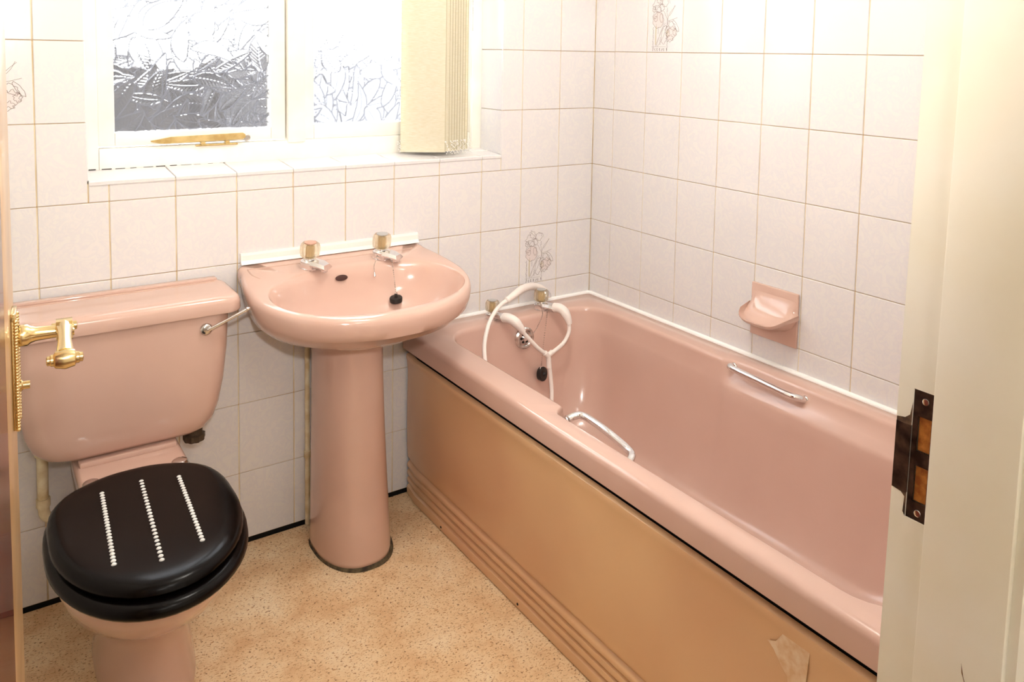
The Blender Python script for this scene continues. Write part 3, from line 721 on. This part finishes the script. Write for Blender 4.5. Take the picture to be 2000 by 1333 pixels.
def scale_o(o, s, sy=None, c=BC): return [(c[0] + (x - c[0]) * s, c[1] + (y - c[1]) * (sy if sy else s)) for x, y in o]
rb = []
UC = (BCX, -.21)
def under(s, z, keep=1.0):
    out = []
    for x, y in outl:
        xx = UC[0] + (x - UC[0]) * s
        yy = UC[1] + (y - UC[1]) * (s if y < UC[1] else keep)
        out.append((xx, yy, z))
    return out
rb += [under(.30, .655, .6), under(.52, .6495, .75), under(.72, .653, .88), under(.85, .668, .95), under(.93, .690, .98)]
lowz = lambda y, d: topz(y) - d
rb.append([(x, y, topz(y) - .056) for x, y, _ in under(.972, 0, .995)])
rb.append([(x, y, topz(y) - .036) for x, y, _ in under(.993, 0, 1)])
rb.append([(x, y, topz(y) - .018) for x, y in outl])
rb.append([(x, y, topz(y) - .008) for x, y, _ in under(.992, 0, 1)])
rb.append([(x, y, topz(y) - .002) for x, y, _ in under(.975, 0, .998)])
ol2 = [(x, y) for x, y, _ in under(.955, 0, .995)]
rb.append([(x, y, topz(y)) for x, y in ol2])
rb.append(mixr(ol2, inn, .80, .001)); rb.append(mixr(ol2, inn, .93, -.001))
rb.append([(x, y, topz(y) - .006) for x, y in inn])
for s, d in ((.975, .016), (.945, .034), (.90, .058), (.82, .086), (.70, .112), (.52, .132), (.30, .143), (.10, .147)):
    rb.append([(BCX + (x - BCX) * s, ICY - .004 + (y - ICY) * s, topz(ICY + (y - ICY) * s * .6) - d) for x, y in inn])
bowl = fixn(obj('bowl', loft(rb, True, True), PINK, bs, smooth=60))
# recessed soap trays on the deck (raised outlines)
def deckline(pts, r=.0016): return tube(catmull([(BCX + x, y, topz(y) + .0004) for x, y in pts], 6), r, 6)
obj('deck_ridge', deckline([(-.262, -.045), (-.150, -.048), (0, -.050), (.150, -.048), (.235, -.046)]), PINK, bs, smooth=60)
obj('deck_ridge', deckline([(-.262, -.045), (-.262, -.085), (-.250, -.120)]), PINK, bs, smooth=60)
# overflow slot
sy = -.1235
obj('overflow_slot', xf(lathe([(.0175, 0), (.016, .0012), (.010, .0015)], (0, 0, 0), 24), Matrix.Translation((-1.003, sy - .0045, topz(sy) - .026)) @ Matrix.Rotation(PI / 2 - .3, 4, 'X') @ Matrix.Diagonal((1.05, .48, 1, 1))), mat('slot_dark', srgb(70, 38, 32), .5), bs)
obj('basin_waste', xf(lathe([(.020, 0), (.021, .003), (.014, .002)], (0, 0, 0), 20), Matrix.Translation((BCX, ICY - .004, .6255))), CHROME, bs, smooth=40)
tl = math.atan(.118)
tap(bs, -1.082, -.090, topz(-.090), 1.0, CAPR, tl, .5); tap(bs, -.866, -.090, topz(-.090), 1.0, CAPB, tl, .5)
# pedestal
def pedring(z, w, yf, yb, cx, n=48):
    out = []
    for j in range(n):
        a = 2 * PI * j / n; c, s = math.cos(a), math.sin(a)
        ym = yb + (yf - yb) * .42
        x = cx + w * math.copysign(abs(c) ** .85, c)
        y = ym + (ym - yf) * s if s < 0 else ym + (yb - ym) * abs(s) ** .5
        out.append((x, y, z))
    return out
pr = [(.0, .102, -.296, -.055, -.988), (.02, .103, -.298, -.055, -.988), (.10, .101, -.290, -.055, -.988), (.22, .0975, -.280, -.055, -.989), (.36, .094, -.270, -.055, -.990), (.50, .0915, -.264, -.055, -.991), (.60, .090, -.262, -.055, -.991), (.660, .090, -.262, -.055, -.991)]
obj('pedestal', loft([pedring(*q) for q in pr], True, True), PINK, bs, smooth='all')
obj('pedestal_sealant', loft([pedring(.0005, .108, -.304, -.05, -.985), pedring(.006, .107, -.303, -.05, -.985), pedring(.010, .1025, -.297, -.05, -.987)], True, True), mottle(mat('grubby_sealant', srgb(70, 60, 44), .8), srgb(48, 40, 30), srgb(104, 90, 66), 60, 4), bs, smooth=60)
# basin plug on chain
sp = tag(empty('basin_plug', (-.86, -.17, .69)), 'black rubber plug dangling on a chain inside the basin', 'plug')
obj('chain', chain([(-.868, -.150, .806), (-.864, -.158, .798), (-.861, -.166, .76), (-.859, -.174, .712)], .0018), DULLCHROME, sp)
obj('chain', chain([(-.887, -.105, .804), (-.893, -.115, .797), (-.905, -.128, .784), (-.908, -.137, .768)], .0018), DULLCHROME, sp)
obj('chain_stay', join(tube([(-.908, -.137, .768), (-.908, -.139, .758)], [.002, .004], 8), ball((-.908, -.1395, .757), .0042)), CHROME, sp, smooth=60)
obj('plug', xf(lathe([(.013, 0), (.0175, .002), (.0185, .012), (.017, .015), (.006, .016), (.004, .024)], (0, 0, 0), 20), Matrix.Translation((-.859, -.178, .684)) @ Matrix.Rotation(.12, 4, 'X') @ Matrix.Rotation(-.12, 4, 'Y')), RUBBER, sp, smooth=40)
obj('plug_ring', tube(catmull([(-.859, -.176, .712), (-.855, -.1765, .708), (-.859, -.177, .703), (-.863, -.1765, .708)], 5, True), .0009, 6), DULLCHROME, sp)
# splash strip on the wall above the basin
ss = prism([(-.0008, .834), (-.007, .834), (-.009, .828), (-.0095, .814), (-.016, .8045), (-.015, .8035), (-.0008, .8035)], 0, -1.246, -.702)
tag(obj('splash_strip', ss, WHITEP), 'white plastic sealing strip along the back edge of the basin', 'trim strip')
# pipe behind the pedestal
pp = tag(obj('supply_pipe', join(tube([(-1.0640, -.022, .012), (-1.0640, -.022, .645)], .0075, 10), tube([(-1.0640, -.022, .215), (-1.0640, -.022, .235)], .0105, 10)), PIPEP, smooth=60), 'thin painted water pipe running up the wall beside the basin pedestal', 'pipe')

# ------------------------------------------------------------------ toilet
to = tag(empty('toilet', (-1.565, -.4, 0)), 'pink close coupled toilet with black seat lid and cistern', 'toilet')
TCX = -1.572
def cis(z, x0, x1, yf, r=.045):
    return [(x, y, z) for x, y in rrect(x0, x1, yf, -.014, r, 8, 8, 4)]
CL, CRt = -1.790, -1.318
sec = [(.4235, .150, .112, -.135, .03), (.428, .082, .068, -.155, .04), (.440, .052, .062 - .012, -.168, .045), (.465, .030, .036, -.178, .045), (.50, .017, .025, -.184, .045), (.56, .008, .014, -.188, .045), (.64, .003, .005, -.190, .045), (.742, 0, 0, -.190, .045)]
obj('cistern', loft([cis(z, CL + a, CRt - b, yf, r) for z, a, b, yf, r in sec], True, True), PINK, to, smooth=50)
def lidr(z, i, r=.04): return [(x, y, z) for x, y in rrect(-1.803 + i, -1.292 - i, -.203 + i, -.004 - min(i, .004), r, 8, 8, 4)]
obj('cistern_lid', loft([lidr(.741, .004), lidr(.738, .001), lidr(.742, 0), lidr(.762, .001), lidr(.772, .005), lidr(.7775, .013), lidr(.779, .024), lidr(.7785, .05)], True, True), PINK, to, smooth=50)
obj('lid_ridge', join(box(-1.79, -1.315, -.034, -.006, .776, .7845, .004), box(-1.78, -1.325, -.046, -.0425, .777, .7802, .0012)), PINK, to, smooth=30)
# flush lever
lv = obj('flush_lever', xf(lathe([(.015, 0), (.015, .005), (.012, .009), (.006, .0105)], (0, 0, 0), 20), Matrix.Translation((-1.383, -.1895, .703)) @ Matrix.Rotation(PI / 2, 4, 'X')), DULLCHROME, to, smooth=40)
obj('lever_arm', join(tube(catmull([(-1.381, -.200, .702), (-1.360, -.205, .712), (-1.322, -.214, .730), (-1.290, -.222, .746)], 6), [.0048] * 8 + [.0042] * 11, 8), box(-1.294, -1.282, -.226, -.216, .744, .751, .002)), CHROME, lv, smooth=50)
# pan: back shelf, bowl, foot
def sh_r(z, a, yf, yb=-.055, r=.02, cx=-1.556): return [(x, y, z) for x, y in rrect(cx - a, cx + a, yf, yb, r, 6, 6, 6)]
obj('pan_shelf', loft([sh_r(.30, .10, -.30), sh_r(.36, .115, -.30), sh_r(.392, .118, -.305), sh_r(.404, .116, -.302), sh_r(.409, .110, -.29), sh_r(.409, .108, -.16), ], True, True), PINK, to, smooth=50)
obj('shelf_step', box(-1.664, -1.448, -.165, -.05, .405, .4225, .006), PINK, to, smooth=30)
def er(z, w, y0, y1, cx=TCX, back=.62): return [(x, y, z) for x, y in egg(cx, y0, y1, w, 56, back)]
pb = [er(.0, .102, -.13, -.52, -1.556, .9), er(.02, .100, -.13, -.515, -1.556, .9), er(.06, .095, -.13, -.50, -1.556, .9), er(.12, .093, -.14, -.49, -1.557, .9), er(.165, .098, -.15, -.50, -1.558, .9), er(.195, .116, -.17, -.535, -1.561, .85), er(.225, .138, -.19, -.58, -1.565, .8),
      er(.27, .157, -.22, -.645, -1.569, .75), er(.32, .168, -.24, -.695, TCX, .7), er(.352, .172, -.25, -.718, TCX, .7), er(.368, .170, -.255, -.716, TCX, .7), er(.372, .160, -.26, -.70, TCX, .7)]
obj('pan', loft(pb, True, True), PINK, to, smooth=60)
se = [er(.3725, .176, -.262, -.735), er(.374, .184, -.257, -.750), er(.382, .1885, -.254, -.757), er(.394, .187, -.254, -.755), er(.4005, .180, -.258, -.744), er(.402, .165, -.265, -.72)]
obj('seat', loft(se, True, True), BLACK, to, smooth=60)
ld = [er(.403, .168, -.268, -.715), er(.4045, .176, -.264, -.730), er(.412, .1805, -.262, -.738), er(.422, .178, -.262, -.735), er(.4285, .170, -.265, -.722), er(.4310, .160, -.272, -.705), er(.4315, .150, -.285, -.685), er(.4335, .08, -.36, -.60)]
lid = obj('seat_lid', loft(ld, True, True), BLACK, to, smooth=60)
for (xa, ya), (xb, yb2) in (((-1.641, -.351), (-1.657, -.631)), ((-1.561, -.342), (-1.580, -.664)), ((-1.487, -.366), (-1.501, -.640))):
    k = 25; pts = []
    for i in range(k):
        t = i / (k - 1); x, y = xa + (xb - xa) * t, ya + (yb2 - ya) * t
        pts.append(xf(ball((0, 0, 0), .0046, 8, 5), Matrix.Translation((x, y, .4325 + .0012 * (1 - abs(2 * t - 1)))) @ Matrix.Diagonal((1.15, .85, .8, 1))))
    o = obj('pearl_row', join(*pts), PEARL, lid, smooth='all'); o['label'] = 'row of small white pearl beads'; o['kind'] = 'stuff'
for x in (-1.462, -1.650): obj('hinge_cap', lathe([(.019, 0), (.019, .006), (.016, .009), (.010, .010)], (x, -.258, .409), 20), CHROME, to, smooth=40)
obj('cistern_nut', join(xf(lathe([(.024, 0), (.026, .004), (.026, .016), (.020, .018), (.020, .050)], (0, 0, 0), 28, .07, 9), Matrix.Translation((-1.398, -.115, .392)))), NUT, to, smooth=30)
fp = tag(obj('overflow_pipe', join(tube(catmull([(-1.732, -.05, .43), (-1.732, -.05, .36), (-1.732, -.05, .285), (-1.726, -.05, .258), (-1.70, -.05, .250), (-1.60, -.05, .249)], 6), .0125, 12), tube([(-1.732, -.05, .305), (-1.732, -.05, .285)], .0155, 12), tube([(-1.732, -.05, .425), (-1.732, -.05, .412)], .0165, 12)), PIPEP, smooth=60), 'cream painted pipe with an elbow under the left of the cistern', 'pipe')

# ------------------------------------------------------------------ door and frame
def jx(z): return -.962 + (z - .99) * .033
def shear(q): return ([(x + (jx(z) + .962), y, z) for x, y, z in q[0]],) + tuple(q[1:])
frame = struct(empty('trim_2', (-.95, -1.79, 0)), 'cream painted door frame with a bare lock keep')
XJ = -.962; hy0, hy1, hz0, hz1 = -1.7665, -1.7405, .863, 1.016
jv = [box(XJ, XJ + .035, -1.860, hy0, 0, DZ), box(XJ, XJ + .035, hy1, YF, 0, DZ), box(XJ, XJ + .035, hy0, hy1, 0, hz0), box(XJ, XJ + .035, hy0, hy1, hz1, DZ), box(XJ + .02, XJ + .035, hy0, hy1, hz0, hz1)]
obj('jamb', shear(join(*jv)), PAINT, frame)
obj('door_stop', shear(box(XJ - .012, XJ, -1.862, -1.769, 0, DZ - .02, .002)), PAINT, frame, smooth=30)
obj('architrave', shear(prism([(XJ - .004, -1.861), (XJ - .004, -1.872), (XJ + .004, -1.880), (XJ + .05, -1.884), (XJ + .066, -1.876), (XJ + .068, -1.861)], 2, 0, DZ + .07)), PAINT, frame, smooth=30)
obj('jamb', box(DX0 - .03, DX0, -1.862, YF, 0, DZ, .002), PAINT, frame, smooth=30)
obj('architrave', box(DX0 - .075, DX0 - .004, -1.880, -1.861, 0, DZ + .07, .004), PAINT, frame, smooth=30)
obj('head', join(box(DX0, XJ + .06, -1.862, YF, DZ, DZ + .03, .002), box(DX0 - .075, XJ + .09, -1.880, -1.861, DZ + .005, DZ + .075, .004)), PAINT, frame, smooth=30)
# keep: tarnished plate with two mortices and chipped paint round it
kp = obj('strike_plate', shear(join(*[box(XJ + .0015, XJ + .003, a, b, c, d) for a, b, c, d in ((hy0, -1.7625, hz0, hz1), (-1.7625, -1.7465, hz0, .884), (-1.7625, -1.7465, .927, .944), (-1.7625, -1.7465, .985, hz1), (-1.7465, hy1, hz0, hz1))])), PLATE, frame)
obj('mortice', shear(join(box(XJ + .0055, XJ + .016, -1.7625, -1.7465, .884, .927), box(XJ + .0055, XJ + .016, -1.7625, -1.7465, .944, .985))), WOOD, kp)
for z in (.872, 1.004): obj('screw', shear(xf(lathe([(.0042, 0), (.0038, .0008), (.002, .0012)], (0, 0, 0), 12), Matrix.Translation((XJ + .0015, -1.754, z)) @ Matrix.Rotation(-PI / 2, 4, 'Y'))), CHROME, kp, smooth=40)
obj('strike_lip', shear(join(prism([(XJ - .0008, -1.7405), (XJ - .0008, -1.7225), (XJ + .004, -1.7205), (XJ + .0065, -1.7202), (XJ + .0065, -1.7220), (XJ + .001, -1.7235), (XJ + .001, -1.7405)], 2, .892, .972))), PLATE, kp, smooth=40)
def chip(pts): return [(XJ - .0004, y, z) for y, z in pts], [tuple(range(len(pts)))]
obj('paint_chip', shear(chip([(-1.7225, .977), (-1.7325, .979), (-1.738, .984), (-1.7405, 1.000), (-1.7405, .863), (-1.7375, .868), (-1.7385, .886), (-1.734, .890), (-1.7225, .892)])), mottle(mat('bare_dark_timber', srgb(84, 62, 48), .7), srgb(58, 42, 34), srgb(120, 92, 70), 80, 4), frame)
obj('scratch', shear(([(XJ - .0125, -1.8215, .742), (XJ - .0125, -1.8245, .728), (XJ - .0125, -1.8355, .700), (XJ - .0125, -1.8335, .703), (XJ - .0125, -1.8225, .731)], [(0, 1, 2, 3, 4)])), mat('scratch_brown', srgb(120, 84, 52), .8), frame)
# door leaf, open against the left wall
HX, HY = -1.884, -1.715; LXe, LYe = -1.8145, -.915
dl = math.hypot(LXe - HX, LYe - HY); da = math.atan2(LYe - HY, LXe - HX)
DM = Matrix.Translation((HX, HY, 0)) @ Matrix.Rotation(da, 4, 'Z')      # local x along the leaf, y towards the left wall, z up
def dloc(q): return xf(q, DM)
door = struct(empty('door_1', (HX, HY, 0)), 'dark wooden door standing open at the left, with brass handle')
obj('leaf', dloc(box(0, dl - .20, 0, .040, .008, 2.015, .002)), MAHOG, door, smooth=30)
obj('latch_strip', dloc(box(dl - .20, dl, 0, .040, .008, 2.015, .003)), TANSTRIP, door, smooth=30)  # tan strip along the latch side of the leaf
hx = dl - .062
hp = obj('handle_plate', dloc(join(box(hx - .021, hx + .021, -.0035, .0, .880, 1.036, .001), box(hx - .021, hx + .021, -.006, -.0, 1.028, 1.040, .001))), BRASS, door, smooth=30)
for s in (-.0205, .0205):
    obj('rope_edge', dloc(join(*[xf(ball((0, 0, 0), .0032, 8, 5), Matrix.Translation((hx + s, -.0055, .882 + .0042 * i)) @ Matrix.Rotation(.6, 4, 'X')) for i in range(36)])), BRASS, hp, smooth='all')
ym = -.062
obj('spindle_rose', dloc(xf(lathe([(.0125, 0), (.0145, .004), (.0145, .014), (.0115, .018), (.0095, .024), (.0085, .05), (.0085, .070)], (0, 0, 0), 20), Matrix.Translation((hx, -.004, 1.003)) @ Matrix.Rotation(PI / 2, 4, 'X'))), BRASS, hp, smooth=40)
lvr = obj('lever', dloc(join(loft([[(hx + a, ym - .010, 1.003 + b) for a, b in ((.012, -.012), (.012, .012), (.004, .016), (-.006, .014), (-.008, -.010), (0, -.014))],
                                     [(hx + a, ym + .010, 1.003 + b) for a, b in ((.012, -.012), (.012, .012), (.004, .016), (-.006, .014), (-.008, -.010), (0, -.014))]], True, True),
                               tube(catmull([(hx, ym, 1.006), (hx - .03, ym, 1.008), (hx - .065, ym, 1.004), (hx - .095, ym, .998)], 6), [.0125 - .004 * math.sin(PI * i / 18) for i in range(19)], 14),
                               )), BRASS, hp, smooth=50)
obj('lever_scroll', dloc(join(xf(lathe([(.004, -.021), (.006, -.020), (.006, -.017), (.0075, -.016), (.0075, -.013), (.0105, -.011), (.013, 0), (.0105, .011), (.0075, .013), (.0075, .016), (.006, .017), (.006, .020), (.004, .021)], (0, 0, 0), 20), Matrix.Translation((hx - .098, ym, .996)) @ Matrix.Rotation(PI / 2, 4, 'X')),
                                 xf(lathe([(.004, -.016), (.006, -.015), (.006, .015), (.004, .016)], (0, 0, 0), 16), Matrix.Translation((hx + .008, ym, 1.006)) @ Matrix.Rotation(PI / 2, 4, 'X')))), BRASS, lvr, smooth=40)
obj('thumb_turn', dloc(xf(lathe([(.008, 0), (.008, .006), (.0055, .008), (.0055, .016)], (0, 0, 0), 14), Matrix.Translation((hx, -.0035, .934)) @ Matrix.Rotation(PI / 2, 4, 'X'))), BRASS, hp, smooth=40)

# ------------------------------------------------------------------ lamps (above the frame)
lp = tag(empty('ceiling_lamp', (-.95, -.95, CEIL)), 'opal globe lamp on the bathroom ceiling', 'lamp')
obj('globe', lathe([(.125 * math.sin(PI * i / 14), -.125 * math.cos(PI * i / 14)) for i in range(1, 14)], (-.95, -.95, CEIL - .155), 28), LAMP, lp, smooth='all')
obj('lamp_base', lathe([(.06, -.03), (.07, -.02), (.07, 0)], (-.95, -.95, CEIL), 24), WHITEP, lp, smooth=40)
lh = tag(empty('hall_lamp', (-1.35, -2.55, CEIL)), 'opal globe lamp on the hall ceiling', 'lamp')
obj('globe', lathe([(.11 * math.sin(PI * i / 14), -.11 * math.cos(PI * i / 14)) for i in range(1, 14)], (-1.35, -2.55, CEIL - .14), 28), LAMPH, lh, smooth='all')
obj('lamp_base', lathe([(.06, -.03), (.07, -.02), (.07, 0)], (-1.35, -2.55, CEIL), 24), WHITEP, lh, smooth=40)

# ------------------------------------------------------------------ outside the window
struct(obj('ground_outside', box(-14, 14, .45, 26, -3.2, -3.0), GROUND), 'grey yard below the window')
def hedge():
    bm = bmesh.new(); bmesh.ops.create_grid(bm, x_segments=70, y_segments=40, size=1)
    r = np.random.default_rng(5); V = []; 
    vv = [tuple(v.co) for v in bm.verts]; ff = [[v.index for v in f.verts] for f in bm.faces]; bm.free()
    out = []
    for x, y, z in vv:
        X = -7.4 + (x + 1) / 2 * 8.0; t = (y + 1) / 2
        top = 1.36 + .12 * math.sin(X * 2.3) + .08 * math.sin(X * 5.1 + 1)
        Zz = -3.0 + (top + 3.0) * min(1, t * 1.25); Yd = 5.0 + .12 * math.sin(X * 4 + Zz * 3) + (0 if t < .8 else (t - .8) * 5)
        out.append((X + r.normal(0, .04), Yd + r.normal(0, .06), Zz + r.normal(0, .05)))
    return out, ff
tag(obj('garden_hedge', hedge(), HEDGE, smooth='all'), 'dark hedge beyond the window seen blurred through the patterned glass', 'hedge')
tag(obj('neighbour_wall', box(.8, 9, 6.5, 6.9, -3.0, 1.35, .02), RENDERW), 'pale rendered garden wall beyond the window behind the right pane', 'wall')
